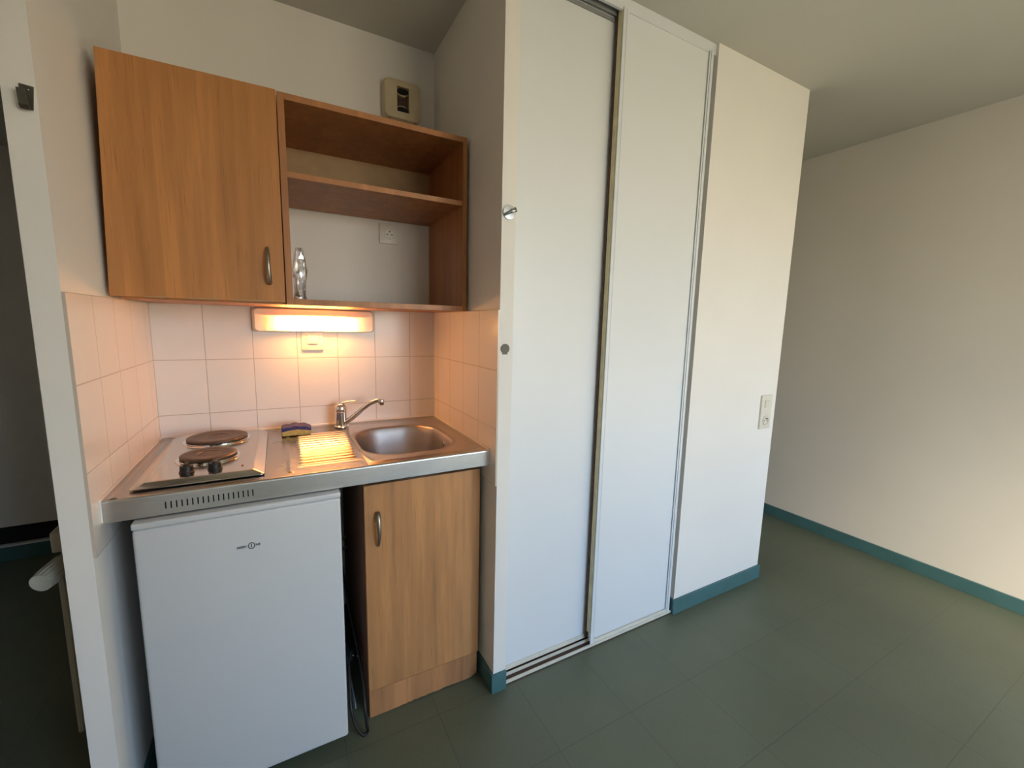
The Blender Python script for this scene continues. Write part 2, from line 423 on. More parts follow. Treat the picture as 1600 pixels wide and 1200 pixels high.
def sliding(x0, x1, y0, y1, label):
    t = thing('sliding_closet_door', label, 'closet door', ((x0+x1)/2, (y0+y1)/2, 0.014))
    zb, zt = 0.016, ZH+0.008
    obj('door_panel', B(x0+0.004, x1-0.004, y0+0.004, y1-0.003, zb+0.002, zt, bev=0.001), door_m, t)
    return t, zb, zt
LD, zb, zt = sliding(1.070, 1.485, -0.592, -0.570, 'plain white left sliding closet door running behind its neighbour')
obj('bottom_rail', B(1.070, 1.485, -0.5935, -0.588, 0.016, 0.034, bev=0.001), cream_m, LD)
obj('top_rail', B(1.070, 1.485, -0.5935, -0.588, 2.372, 2.384, bev=0.001), grey_m, LD)
RD, zb, zt = sliding(1.462, 1.930, -0.630, -0.608, 'white right sliding closet door with beige strip down its left edge')
pf = bmesh.new()
box(pf, 1.460, 1.474, -0.6335, -0.629, 0.010, zt, bev=0.001); box(pf, 1.4755, 1.482, -0.6325, -0.629, 0.010, zt, bev=0.001)
obj('left_profile', pf, lacq_m, RD)
pf = bmesh.new()
box(pf, 1.905, 1.912, -0.6325, -0.629, 0.010, zt, bev=0.001); box(pf, 1.914, 1.928, -0.6335, -0.629, 0.010, zt, bev=0.001)
obj('right_profile', pf, lacq_m, RD)
obj('edge_strip', B(1.4585, 1.4660, -0.627, -0.607, 0.060, zt, bev=0.0005), beige_m, RD, label='bare beige edge strip')
obj('gap_strip', B(1.4560, 1.4640, -0.606, -0.596, 0.030, zt, bev=0.0005), brown_m, RD, label='dark brown strip at the gap between the doors')  # dark brown strip in the gap between the two doors
obj('bottom_rail', B(1.482, 1.905, -0.6325, -0.629, 0.014, 0.030, bev=0.001), cream_m, RD)
struct('trim_8', B(XJ-0.012, XJ, YF+0.022, -0.560, 0.0725, ZC-0.006), plain('jamb_paint', (0.48, 0.48, 0.47), 0.6))      # jamb closing profile

# ---------------------------------------------------------------- worktop with sink
HW = 0.8986; YW = -0.596
wt = thing('worktop', 'stainless steel kitchenette worktop with ribbed drainer and inset sink', 'worktop', (0.5, -0.3, HW-0.05))
top = bmesh.new()
X0, X1, XS = 0.004, 0.994, 0.600
NX, NY = 120, 240
def ridge(y):
    return y
def hgt(x, y):
    h = 0.0
    # drainer ribs
    xr = 0.603 + (y+0.12)*0.055
    if 0.420 < x < xr and -0.505 < y < -0.125:
        ex = min(1, (x-0.420)/0.006, (xr-x)/0.006)
        k = (y+0.505)/0.0292
        h += 0.0042*ex*(0.5-0.5*math.cos(2*PI*k))
    # recessed edge of drainer field
    if 0.412 < x < 0.592 and -0.545 < y < -0.515:
        h += -0.0015*math.sin(PI*(y+0.545)/0.03)
    # bead between hob and drainer
    if -0.565 < y < -0.10 and 0.388 < x < 0.402:
        h += 0.0030*math.sin(PI*(x-0.388)/0.014)
    # raised rim along the back and the left
    if y > -0.050: h += 0.0025*math.sin(PI*min(1, (y+0.050)/0.03)) if y < -0.02 else 0
    if x < 0.034: h += 0.0022*math.sin(PI*min(1, (x-0.014)/0.02)) if x > 0.014 else 0
    return h
V = [[top.verts.new((X0+(XS-X0)*i/NX, YW+0.006+(-0.002-YW-0.006)*j/NY, HW+hgt(X0+(XS-X0)*i/NX, YW+0.006+(-0.002-YW-0.006)*j/NY))) for j in range(NY+1)] for i in range(NX+1)]
for i in range(NX):
    for j in range(NY): top.faces.new((V[i][j], V[i+1][j], V[i+1][j+1], V[i][j+1]))
obj('drainer_top', top, ribsteel_m, wt, angle=50)
# right part: ring loft from the rectangle inward to the bowl mouth
cx, cy, hx, hy = 0.771, -0.323, 0.160, 0.192
def bowl_ring(ins, z, rr):
    return [(x, y, z) for x, y in rrect(cx, cy, hx-ins, hy-ins, rr, 14)]
mouth = rrect(cx, cy, hx+0.012, hy+0.012, 0.13, 14)
outer = []
rx0, rx1, ry0, ry1 = XS, X1, YW+0.006, -0.002
for x, y in mouth:
    dx, dy = x-cx, y-cy
    t = min(((rx1-cx)/dx if dx > 0 else (rx0-cx)/dx) if abs(dx) > 1e-6 else 9e9, ((ry1-cy)/dy if dy > 0 else (ry0-cy)/dy) if abs(dy) > 1e-6 else 9e9)
    outer.append((cx+dx*t, cy+dy*t))
# snap the nearest samples to the rectangle corners
for (qx, qy) in ((rx1, ry1), (rx0, ry1), (rx0, ry0), (rx1, ry0)):
    k = min(range(len(outer)), key=lambda i: (outer[i][0]-qx)**2+(outer[i][1]-qy)**2); outer[k] = (qx, qy)
def lerp(a, b, t): return [(p[0]+(q[0]-p[0])*t, p[1]+(q[1]-p[1])*t) for p, q in zip(a, b)]
sk = bmesh.new(); rings = []
for t, dz in ((0, 0), (0.15, 0), (0.25, 0.0040), (0.36, 0.0), (0.6, -0.0005), (1.0, -0.0015)):
    rings.append([(x, y, HW+dz) for x, y in lerp(outer, mouth, t)])
loft(sk, rings, cap0=False, cap1=False)
obj('sink_deck', sk, steel_m, wt, angle=50)
bw = bmesh.new()
rings = [[(x, y, HW-0.0015) for x, y in mouth]]
for ins, dz, rr in ((0.0, -0.002, 0.12), (0.004, -0.008, 0.118), (0.010, -0.03, 0.112), (0.018, -0.08, 0.105), (0.026, -0.115, 0.10), (0.040, -0.138, 0.09), (0.065, -0.148, 0.07), (0.10, -0.151, 0.05)):
    rings.append(bowl_ring(ins, HW+dz, rr))
loft(bw, rings, cap0=False, cap1=True)
BW = obj('sink_bowl', bw, basin_m, wt, angle=60)
dr = bmesh.new(); lathe(dr, (0.771, -0.30, HW-0.151), [(0.040, 0), (0.040, 0.002), (0.032, 0.003), (0.030, 0.001), (0.012, 0.0008)], 32)
obj('drain', dr, chrome_m, BW, smooth=True)
ov = bmesh.new(); lathe(ov, (0.9215, -0.352, HW-0.036), [(0.013, 0), (0.013, -0.003), (0.010, -0.004)], 24, axis='x')
obj('overflow', ov, chrome_m, BW, smooth=True)
# apron with vent slots
ap = bmesh.new()
zA0, zA1 = 0.8456, HW
slots = [(0.1185 + k*0.01075, 0.0028) for k in range(18)]
xs = [X0]
for s, wd in slots: xs += [s, s+wd]
xs += [X1]
yf = YW
def quad(bm, p, mi=0):
    f = bm.faces.new([bm.verts.new(q) for q in p]); f.material_index = mi; return f
for k in range(len(xs)-1):
    a, b = xs[k], xs[k+1]
    if k % 2 == 0:
        box(ap, a, b, yf, yf+0.0015, zA0, zA1-0.006)
    else:
        box(ap, a, b, yf, yf+0.0015, zA0, 0.8585); box(ap, a, b, yf, yf+0.0015, 0.8765, zA1-0.006)
bmesh.ops.remove_doubles(ap, verts=ap.verts, dist=0.00005)
# rounded nose between apron and top
rings = []
for k in range(7):
    an = PI/2*k/6
    rings.append((yf+0.006-0.006*math.cos(an), zA1-0.006+0.006*math.sin(an)))
prev = None
for y, z in rings:
    cur = (ap.verts.new((X0, y, z)), ap.verts.new((X1, y, z)))
    if prev: ap.faces.new((prev[0], prev[1], cur[1], cur[0]))
    prev = cur
box(ap, X0, X1, yf, yf+0.012, zA0-0.0015, zA0)
obj('apron', ap, apron_m, wt, angle=35)
obj('vent_backing', B(0.110, 0.310, yf+0.004, yf+0.006, 0.852, 0.884), void_m, wt)
se = bmesh.new()
box(se, 0.0, 0.9985, -0.005, 0.0, HW-0.002, HW+0.006, bev=0.0015)
box(se, 0.0, 0.004, YW, -0.005, HW-0.004, HW+0.004, bev=0.001); box(se, 0.994, 1.0, YW, -0.005, HW-0.004, HW+0.005, bev=0.001)
box(se, 0.0, 0.0038, YW-0.001, YW+0.003, zA0, HW, bev=0.001); box(se, 0.9942, 0.9998, YW-0.001, YW+0.003, zA0, HW, bev=0.001)
obj('sealant', se, seal_m, wt, label='white sealant line')

# ---------------------------------------------------------------- hob
hb = thing('electric_hob', 'two-plate steel electric hob at the left end of the worktop', 'hob', (0.187, -0.29, HW+0.003))
h = bmesh.new()
def rr4(x0, x1, y0, y1, r, z): return [(x, y, z) for x, y in rrect((x0+x1)/2, (y0+y1)/2, (x1-x0)/2, (y1-y0)/2, r, 5)]
rings = [rr4(0.044, 0.330, -0.560, -0.054, 0.008, HW+0.0032), rr4(0.044, 0.330, -0.560, -0.054, 0.008, HW+0.006),
         rr4(0.064, 0.308, -0.5515, -0.062, 0.010, HW+0.0180), rr4(0.070, 0.303, -0.548, -0.066, 0.010, HW+0.0190), rr4(0.076, 0.297, -0.542, -0.072, 0.010, HW+0.0182),
         rr4(0.080, 0.293, -0.538, -0.076, 0.010, HW+0.0178)]
loft(h, rings)
obj('hob_frame', h, hobsteel_m, hb, angle=30)
Zh = HW+0.0178
def burner(x, y, r, label):
    b = bmesh.new(); lathe(b, (x, y, Zh), [(r+0.010, 0), (r+0.009, 0.0025), (r+0.002, 0.003), (r+0.002, 0.005)], 64)
    ring = obj('burner_rim', b, chrome_m, hb, angle=40)
    b = bmesh.new(); lathe(b, (x, y, Zh+0.005), [(r-0.003, 0), (r, 0.002), (r, 0.0075), (r-0.003, 0.0095), (r-0.02, 0.0095), (r-0.022, 0.0088), (0.030, 0.0088), (0.028, 0.0070), (0.004, 0.0070)], 64)
    obj('hot_plate', b, iron_m, ring, angle=35, label=label)
burner(0.186, -0.168, 0.086, 'large brown cast iron hot plate')
burner(0.186, -0.380, 0.070, 'small brown cast iron hot plate')
for kx in (0.151, 0.213):
    b = bmesh.new(); lathe(b, (kx, -0.502, Zh), [(0.0170, 0), (0.0170, 0.003), (0.0155, 0.004), (0.0145, 0.018), (0.0135, 0.0190)], 32)
    kb = obj('hob_knob', b, black_m, hb, angle=40)
    obj('grip', B(kx-0.0045, kx+0.0045, -0.517, -0.487, Zh+0.012, Zh+0.0255, bev=0.0012), black_m, kb)
b = bmesh.new(); lathe(b, (0.276, -0.500, Zh), [(0.003, 0), (0.003, 0.0012), (0.002, 0.002)], 16)
obj('pilot_light', b, red_m, hb, smooth=True, label='small red pilot light')

# ---------------------------------------------------------------- mixer tap
tp = thing('mixer_tap', 'chrome single-lever mixer tap standing behind the sink', 'tap', (0.588, -0.070, HW+0.0032))
b = bmesh.new(); lathe(b, (0.588, -0.070, HW+0.0032), [(0.0275, 0), (0.0270, 0.004), (0.0235, 0.007), (0.0225, 0.030), (0.0220, 0.060), (0.0205, 0.062), (0.0205, 0.063)], 40)
obj('tap_body', b, chrome_m, tp, angle=35)
b = bmesh.new()
lathe(b, (0.588, -0.070, HW+0.066), [(0.0215, 0), (0.0222, 0.003), (0.0215, 0.018), (0.017, 0.028), (0.008, 0.033)], 40)
hd = obj('tap_head', b, chrome_m, tp, smooth=True)
b = bmesh.new(); tube(b, spline([(0.586, -0.070, HW+0.094), (0.602, -0.076, HW+0.103), (0.622, -0.084, HW+0.107), (0.648, -0.092, HW+0.108)], 6), [0.010]*6+[0.0085]*6+[0.0065]*6+[0.005], 14, flat=(1.3, 0.55))
obj('lever', b, chrome_m, hd, smooth=True)
b = bmesh.new()
path = spline([(0.598, -0.080, HW+0.018), (0.625, -0.095, HW+0.040), (0.665, -0.118, HW+0.080), (0.690, -0.132, HW+0.102), (0.712, -0.145, HW+0.112), (0.727, -0.154, HW+0.113)], 7)
tube(b, path, [0.0100]*12+[0.0092]*(len(path)-12), 18)
sp = obj('spout', b, chrome_m, tp, smooth=True)
b = bmesh.new(); lathe(b, (0.729, -0.1555, HW+0.097), [(0.0095, 0), (0.0115, 0.002), (0.0118, 0.018), (0.0100, 0.023), (0.004, 0.0245)], 28)
obj('aerator', b, chrome_m, sp, angle=45)

# ---------------------------------------------------------------- sponge
spg = thing('kitchen_sponge', 'yellow sponge with blue scouring side lying behind the drainer', 'sponge', (0.425, -0.115, HW+0.001))
def sponge_part(z0, z1, seed, cut):
    bm = bmesh.new(); nx, ny = 16, 8; rnd = random.Random(seed)
    def pos(i, j, z):
        u, v = i/nx*2-1, j/ny*2-1
        x = 0.425+0.050*u*(1-0.06*v*v) ; y = -0.115+0.034*v*(1-0.08*u*u)
        bend = 0.006*(1-u*u) - 0.004*max(0, u)
        return (x+rnd.uniform(-.0005, .0005), y+rnd.uniform(-.0005, .0005)+0.10*(x-0.425), z+bend)
    lo = [[bm.verts.new(pos(i, j, z0 - (cut*0.006*(1-(i/nx*2-1)**2) if cut else 0))) for j in range(ny+1)] for i in range(nx+1)]
    hi = [[bm.verts.new(pos(i, j, z1+(0.0015*math.sin(i*1.1) if not cut else 0))) for j in range(ny+1)] for i in range(nx+1)]
    for i in range(nx):
        for j in range(ny):
            bm.faces.new((lo[i][j], lo[i][j+1], lo[i+1][j+1], lo[i+1][j])); bm.faces.new((hi[i][j], hi[i+1][j], hi[i+1][j+1], hi[i][j+1]))
    for i in range(nx):
        bm.faces.new((lo[i][0], lo[i+1][0], hi[i+1][0], hi[i][0])); bm.faces.new((lo[i][ny], hi[i][ny], hi[i+1][ny], lo[i+1][ny]))
    for j in range(ny):
        bm.faces.new((lo[0][j], hi[0][j], hi[0][j+1], lo[0][j+1])); bm.faces.new((lo[nx][j], lo[nx][j+1], hi[nx][j+1], hi[nx][j]))
    return bm
obj('foam', sponge_part(HW+0.004, HW+0.019, 1, 1), sponge_y, spg, angle=60)
obj('scourer', sponge_part(HW+0.019, HW+0.031, 2, 0), sponge_b, spg, angle=60, label='dark blue scouring layer')

# ---------------------------------------------------------------- fridge
fr = thing('mini_fridge', 'white under-counter fridge below the left half of the worktop', 'fridge', (0.287, -0.34, 0))
obj('cabinet_body', B(0.062, 0.508, -0.568, -0.06, 0.030, 0.830, bev=0.004), fridgeb_m, fr)
fd = bmesh.new()
box(fd, 0.0575, 0.5155, -0.6215, -0.572, 0.048, 0.824, bev=0.007, seg=4)
FD = obj('fridge_door', fd, fridge_m, fr, angle=50)
obj('door_top_cap', B(0.0565, 0.5165, -0.6225, -0.571, 0.8245, 0.8405, bev=0.004, seg=3), fridge_m, FD, angle=50)
obj('door_gasket', B(0.066, 0.506, -0.572, -0.568, 0.055, 0.818), grey_m, fr)
ft = bmesh.new()
for fx in (0.09, 0.48):
    for fy in (-0.53, -0.10):
        lathe(ft, (fx, fy, 0), [(0.018, 0), (0.018, 0.012), (0.010, 0.014), (0.010, 0.030)], 20)
        foot = obj('foot', ft, black_m, fr, angle=40); ft = bmesh.new()
ft.free()
# brand mark on the door
def text_bm(s, size, loc, ext=0.0004):
    cu = bpy.data.curves.new('txt', 'FONT'); cu.body = s; cu.size = size; cu.extrude = ext; cu.align_x = 'CENTER'; cu.align_y = 'CENTER'; cu.offset = size*0.022
    o = bpy.data.objects.new('txt', cu); link(o)
    dg = bpy.context.evaluated_depsgraph_get(); me = bpy.data.meshes.new_from_object(o.evaluated_get(dg))
    bm = bmesh.new(); bm.from_mesh(me)
    bpy.data.objects.remove(o); bpy.data.curves.remove(cu); bpy.data.meshes.remove(me)
    bmesh.ops.transform(bm, matrix=Matrix.Translation(loc) @ Matrix.Rotation(PI/2, 4, 'X'), verts=bm.verts)
    return bm
lg = bmesh.new(); LY = -0.6220
for s, x, sz in (('HIGH', 0.2715, 0.0088), ('NE', 0.3085, 0.0088), ('1', 0.2938, 0.0135)):
    t = text_bm(s, sz, (x, LY, 0.7325)); merge(lg, t); t.free()
rin, rout = [], []
for k in range(40):
    an = 2*PI*k/40
    rin.append((0.2938+0.0062*math.cos(an), LY-0.0004, 0.7325+0.0074*math.sin(an))); rout.append((0.2938+0.0080*math.cos(an), LY-0.0004, 0.7325+0.0092*math.sin(an)))
rb = [(x, LY+0.0004, z) for x, y, z in rout]; rc = [(x, LY+0.0004, z) for x, y, z in rin]
loft(lg, [rb, rout, rin, rc], cap0=False, cap1=False)
obj('brand_mark', lg, ink_m, FD, label='small black lettering with a circled one')

# ---------------------------------------------------------------- base cabinet
YC = -0.5474
bc = thing('base_cabinet', 'beech laminate base cabinet under the sink with chipped plinth', 'cabinet', (0.788, -0.28, 0))
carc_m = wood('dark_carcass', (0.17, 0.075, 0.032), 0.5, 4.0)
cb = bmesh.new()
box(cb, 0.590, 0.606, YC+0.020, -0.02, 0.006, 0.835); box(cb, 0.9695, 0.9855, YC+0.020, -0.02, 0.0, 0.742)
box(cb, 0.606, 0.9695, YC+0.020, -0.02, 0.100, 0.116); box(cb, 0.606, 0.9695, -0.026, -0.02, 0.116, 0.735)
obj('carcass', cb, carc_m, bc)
obj('front_rail', B(0.606, 0.9695, YC+0.020, YC+0.036, 0.726, 0.742), edge_m, bc)
BD = obj('cabinet_door', B(0.5915, 0.9870, YC, YC+0.0175, 0.101, 0.8175, bev=0.0012), wood_l, bc)
# plinth with a chipped lower edge
pl = bmesh.new(); n = 48; rnd = random.Random(9); prev = None
for i in range(n+1):
    x = 0.5925 + (0.9825-0.5925)*i/n
    z = 0.002 + (rnd.uniform(0, 0.004) if 0.25 < i/n < 0.8 else 0) + (0.012*(i/n-0.93)/0.07 if i/n > 0.93 else 0)
    cur = [pl.verts.new((x, y, zz)) for y, zz in ((YC+0.001, 0.0995), (YC+0.001, z), (YC+0.017, z), (YC+0.017, 0.0995))]
    if prev:
        for k in range(4): pl.faces.new((prev[k], prev[(k+1) % 4], cur[(k+1) % 4], cur[k]))
    else: pl.faces.new(cur)
    prev = cur
pl.faces.new(prev[::-1])
obj('plinth', pl, wood_p, bc)

def bow_handle(x, y, z0, z1, parent, wide_top=True):
    """slender bow pull tapering to one end"""
    b = bmesh.new(); n = 14; pts = []; rad = []
    for i in range(n+1):
        t = i/n; z = z1 + (z0-z1)*t
        pts.append((x, y - 0.002 - 0.020*math.sin(PI*min(1, max(0, t)))**0.6, z))
        k = (1-t) if wide_top else t
        rad.append(0.0042 + 0.0038*k)
    tube(b, pts, rad, 14)
    return obj('handle', b, nickel_m, parent, smooth=True, label='satin nickel bow handle')
bow_handle(0.631, YC, 0.614, 0.725, BD)

# ---------------------------------------------------------------- wall cabinet with door
wc = thing('wall_cabinet', 'closed beech laminate wall cabinet above the hob', 'cabinet', (0.21, -0.19, 1.37))
zb0, zt0, yb0 = 1.370, 1.962, -0.372
cb = bmesh.new()
box(cb, 0.022, 0.038, yb0, -0.001, zb0, zt0); box(cb, 0.392, 0.4075, yb0, -0.001, zb0, zt0)
box(cb, 0.038, 0.392, yb0, -0.001, zb0, zb0+0.016); box(cb, 0.038, 0.392, yb0, -0.001, zt0-0.016, zt0); box(cb, 0.038, 0.392, -0.006, -0.001, zb0+0.016, zt0-0.016)
obj('carcass', cb, wood_s, wc)
d = bmesh.new(); y0, y1 = yb0-0.018, yb0-0.001
cs = [(0.004, 1.3755), (0.4055, 1.3755), (0.4065, 1.9700), (0.0235, 1.9660)]
ring0 = [(x, y0, z) for x, z in cs]; ring1 = [(x, y1, z) for x, z in cs]
loft(d, [ring0, ring1]); bmesh.ops.bevel(d, geom=list(d.edges), offset=0.001, segments=2, affect='EDGES')
WD = obj('cabinet_door', d, wood_u, wc)
bow_handle(0.3655, y0, 1.430, 1.531, WD, wide_top=False)
fl = bmesh.new()
for (xx, wd_) in ((0.10, 0.05), (0.20, 0.08), (0.315, 0.10)):
    box(fl, xx-wd_/2, xx+wd_/2, y0-0.0006, y0+0.001, 1.3752, 1.3785)
obj('worn_edge', fl, hard_m, WD, label='worn bare lower edge of the door')

# ---------------------------------------------------------------- open shelf unit
ou = thing('open_shelf_unit', 'open beech laminate shelf unit on the wall right of the closed cabinet', 'shelf unit', (0.70, -0.19, 1.37))
YO = -0.392; oz0, oz1 = 1.3695, 1.9665; ox0, ox1 = 0.4085, 0.9935; T = 0.018
obj('side_panel', B(ox0, ox0+T, YO, -0.001, oz0, oz1, bev=0.0008), wood_s, ou)
obj('side_panel', B(ox1-T+0.002, ox1, YO, -0.001, oz0, oz1, bev=0.0008), wood_s, ou)
obj('top_panel', B(ox0+T, ox1-T+0.002, YO, -0.001, oz1-T, oz1, bev=0.0008), wood_s, ou)
obj('bottom_panel', B(ox0+T, ox1-T+0.002, YO, -0.001, oz0, oz0+T, bev=0.0008), wood_s, ou)
obj('shelf', B(ox0+T, ox1-T+0.002, YO+0.004, -0.006, 1.7385, 1.7555, bev=0.0008), wood_s, ou)
obj('back_panel', B(ox0+T, ox1-T+0.002, -0.006, -0.001, 1.7385, oz1-T), hard_m, ou, label='pale hardboard back panel')

# ---------------------------------------------------------------- sockets and switches
def socket(cx, cz, y, label, group=None, hole_m=void_m):
    t = thing('wall_socket', label, 'socket', (cx, y, cz), group)
    b = bmesh.new(); plate_y(b, cx, cz, 0.039, 0.0405, 0.004, y, y-0.008); obj('plate', b, plast_m, t, angle=40)
    b = bmesh.new(); lathe(b, (cx+0.002, y-0.008, cz-0.001), [(0.0215, 0), (0.0215, -0.0015), (0.0195, -0.0022), (0.0190, -0.0008), (0.004, -0.0004)], 40, axis='y')
    f = obj('socket_face', b, plast_m, t, angle=30)
    for dx, dz in ((-0.0095, -0.002), (0.0095, -0.002)):
        b = bmesh.new(); lathe(b, (cx+0.002+dx, y-0.0084, cz+dz), [(0.0027, 0), (0.0027, -0.0004)], 16, axis='y'); obj('pin_hole', b, hole_m, f)
    b = bmesh.new(); lathe(b, (cx+0.002, y-0.0085, cz+0.009), [(0.0024, 0), (0.0024, -0.010), (0.0015, -0.012)], 16, axis='y'); obj('earth_pin', b, darkmetal_m, f)
    return t
socket(0.806, 1.687, 0.006, 'white wall socket inside the open shelf unit')

sw = thing('light_switch', 'white rocker light switch on the tiles under the lamp', 'switch', (0.4995, 0.0, 1.247))
b = bmesh.new(); plate_y(b, 0.4995, 1.246, 0.039, 0.040, 0.003, 0.0, -0.007); obj('plate', b, plast_m, sw, angle=40)
b = bmesh.new(); plate_y(b, 0.4995, 1.249, 0.0195, 0.018, 0.003, -0.007, -0.012); obj('rocker', b, plast_m, sw, angle=40)
for dx in (-0.027, 0.027):
    b = bmesh.new(); lathe(b, (0.4995+dx, -0.007, 1.249), [(0.0018, 0), (0.0018, -0.0008)], 12, axis='y'); obj('screw', b, grey_m, sw)

so = thing('switch_socket_plate', 'cream double wall plate with switch above socket beside the passage corner', 'wall plate', (2.508, YF, 0.92))
b = bmesh.new(); plate_y(b, 2.508, 0.920, 0.043, 0.086, 0.004, YF, YF-0.009); obj('plate', b, cream_m, so, angle=40)
b = bmesh.new(); plate_y(b, 2.508, 0.962, 0.019, 0.019, 0.003, YF-0.009, YF-0.014); obj('rocker', b, cream_m, so, angle=40)
b = bmesh.new(); lathe(b, (2.508, YF-0.009, 0.878), [(0.0215, 0), (0.0215, -0.003), (0.0195, -0.004), (0.0190, -0.001), (0.004, -0.001)], 40, axis='y')
f = obj('socket_face', b, cream_m, so, angle=30)
for dx in (-0.0095, 0.0095):
    b = bmesh.new(); lathe(b, (2.508+dx, YF-0.010, 0.877), [(0.0027, 0), (0.0027, -0.0006)], 16, axis='y'); obj('pin_hole', b, void_m, f)
b = bmesh.new(); lathe(b, (2.508, YF-0.010, 0.888), [(0.0024, 0), (0.0024, -0.010), (0.0015, -0.012)], 16, axis='y'); obj('earth_pin', b, darkmetal_m, f)

# ---------------------------------------------------------------- under-cabinet lamp
lp = thing('under_cabinet_lamp', 'lit warm strip lamp on the tiles below the wall cabinets', 'lamp', (0.515, 0.0, 1.32))
b = bmesh.new()
rings = []
for y, x0_, x1_, z0_, z1_ in ((0.0, 0.298, 0.736, 1.2790, 1.3660), (-0.028, 0.302, 0.732, 1.2800, 1.3655), (-0.034, 0.308, 0.726, 1.2815, 1.362)):
    rings.append([(x, y, z) for x, z in rrect((x0_+x1_)/2, (z0_+z1_)/2, (x1_-x0_)/2, (z1_-z0_)/2, 0.014, 6)])
loft(b, rings); box(b, 0.330, 0.700, -0.048, -0.033, 1.3385, 1.3415)  # thin lip added to hold tube light off the base above it
obj('lamp_base', b, plast_m, lp, angle=40)
def diffmat():
    m = bpy.data.materials.new('lamp_diffuser'); m.use_nodes = True; n = m.node_tree; n.nodes.clear()
    o = n.nodes.new('ShaderNodeOutputMaterial'); mx = n.nodes.new('ShaderNodeMixShader')
    tr_ = n.nodes.new('ShaderNodeBsdfTransparent'); tl = n.nodes.new('ShaderNodeBsdfTranslucent')
    tr_.inputs[0].default_value = (1.0, 0.93, 0.82, 1); tl.inputs[0].default_value = (0.95, 0.85, 0.70, 1)
    mp = mapping(n, scale=(220, 1, 1)); nz = noise(n, mp.outputs[0], 1.0, 1)
    mr_ = n.nodes.new('ShaderNodeMapRange'); mr_.inputs['To Min'].default_value = 0.50; mr_.inputs['To Max'].default_value = 0.75
    n.links.new(nz.outputs[0], mr_.inputs['Value']); n.links.new(mr_.outputs[0], mx.inputs[0])
    n.links.new(tr_.outputs[0], mx.inputs[1]); n.links.new(tl.outputs[0], mx.inputs[2]); n.links.new(mx.outputs[0], o.inputs[0])
    return m
diff_m = diffmat()
b = bmesh.new(); prev = None; ns = 14
for i in range(ns+1):
    x = 0.0
    t = i/ns*2-1
    prof = []
    for k in range(9):
        an = PI*k/8
        prof.append((-0.034-0.038*math.sin(an)**0.7*(1-0.25*t**4), 1.3095 - 0.027*math.cos(an)))
    cur = []
    for (y, z) in prof:
        wz = (z-1.281)/0.056
        xx = 0.5155 + t*(0.173-0.013*wz)
        cur.append(b.verts.new((xx, y, z)))
    if prev:
        for k in range(8): b.faces.new((prev[k], prev[k+1], cur[k+1], cur[k]))
    else: b.faces.new(cur)
    prev = cur
b.faces.new(prev[::-1])
obj('diffuser', b, diff_m, lp, angle=40)
def emis(name, col, s):
    m = bpy.data.materials.new(name); m.use_nodes = True; n = m.node_tree; n.nodes.clear()
    o = n.nodes.new('ShaderNodeOutputMaterial'); em = n.nodes.new('ShaderNodeEmission')
    em.inputs[0].default_value = (*col, 1); em.inputs[1].default_value = s; n.links.new(em.outputs[0], o.inputs[0]); return m
LAMP_S = 165.0
b = bmesh.new(); tube(b, [(0.408, -0.052, 1.309), (0.624, -0.052, 1.309)], 0.0145, 20)
obj('tube_bulb', b, emis('glowing_tube', (1.0, 0.46, 0.14), LAMP_S), lp, smooth=True)

# ---------------------------------------------------------------- ventilation grille
vg = thing('ventilation_grille', 'yellowed square air extraction grille above the shelf unit', 'vent', (0.862, 0.006, 2.205))
VX, VZ = 0.8620, 2.2020
b = bmesh.new()
rings = []
H2 = 0.0735
def vr(ins, y, r): return [(x, y, z) for x, z in rrect(VX, VZ, H2-ins, H2-ins, r, 7)]
def slot(y, hw=0.024, hh=0.046): return [(x, y, z) for x, z in rrect(VX, VZ, hw, hh, 0.002, 7)]
rings = [vr(0.0, 0.006, 0.022), vr(0.0, -0.028, 0.022), vr(0.003, -0.037, 0.020), vr(0.010, -0.040, 0.016), slot(-0.040), slot(-0.010)]
loft(b, rings, cap0=False, cap1=True)
obj('grille_cover', b, aged_m, vg, angle=35)
b = bmesh.new(); lathe(b, (VX, -0.0115, VZ), [(0.0235, 0), (0.0235, -0.001)], 30, axis='y')
obj('duct_plate', B(VX-0.0235, VX+0.0235, -0.0125, -0.0105, VZ-0.0455, VZ+0.0455), brown_m, vg); b.free()
for dz in (-0.034, 0.034):
    b = bmesh.new()
    rings = [[(VX+0.0235*math.cos(2*PI*k/32), y, VZ+dz+0.0115*math.sin(2*PI*k/32)) for k in range(32)] for y in (-0.013, -0.030)]
    loft(b, rings); cy_ = obj('round_port', b, void_m, vg)
    rings = [[(VX+0.0235*math.cos(2*PI*k/32), y, VZ+dz+(0.0165 if dz < 0 else 0.0165)*math.sin(2*PI*k/32)) for k in range(32)] for y in (-0.013, -0.026)]
    b = bmesh.new(); loft(b, rings); obj('port_collar', b, aged_m, vg)
for dx in (-0.052, 0.050):
    b = bmesh.new(); tube(b, [(VX+dx, -0.034, VZ-H2+0.002), (VX+dx, -0.034, VZ-H2-0.022), (VX+dx+0.001, -0.034, VZ-H2-0.045)], 0.0009, 8); obj('pull_cord', b, brown_m, vg)

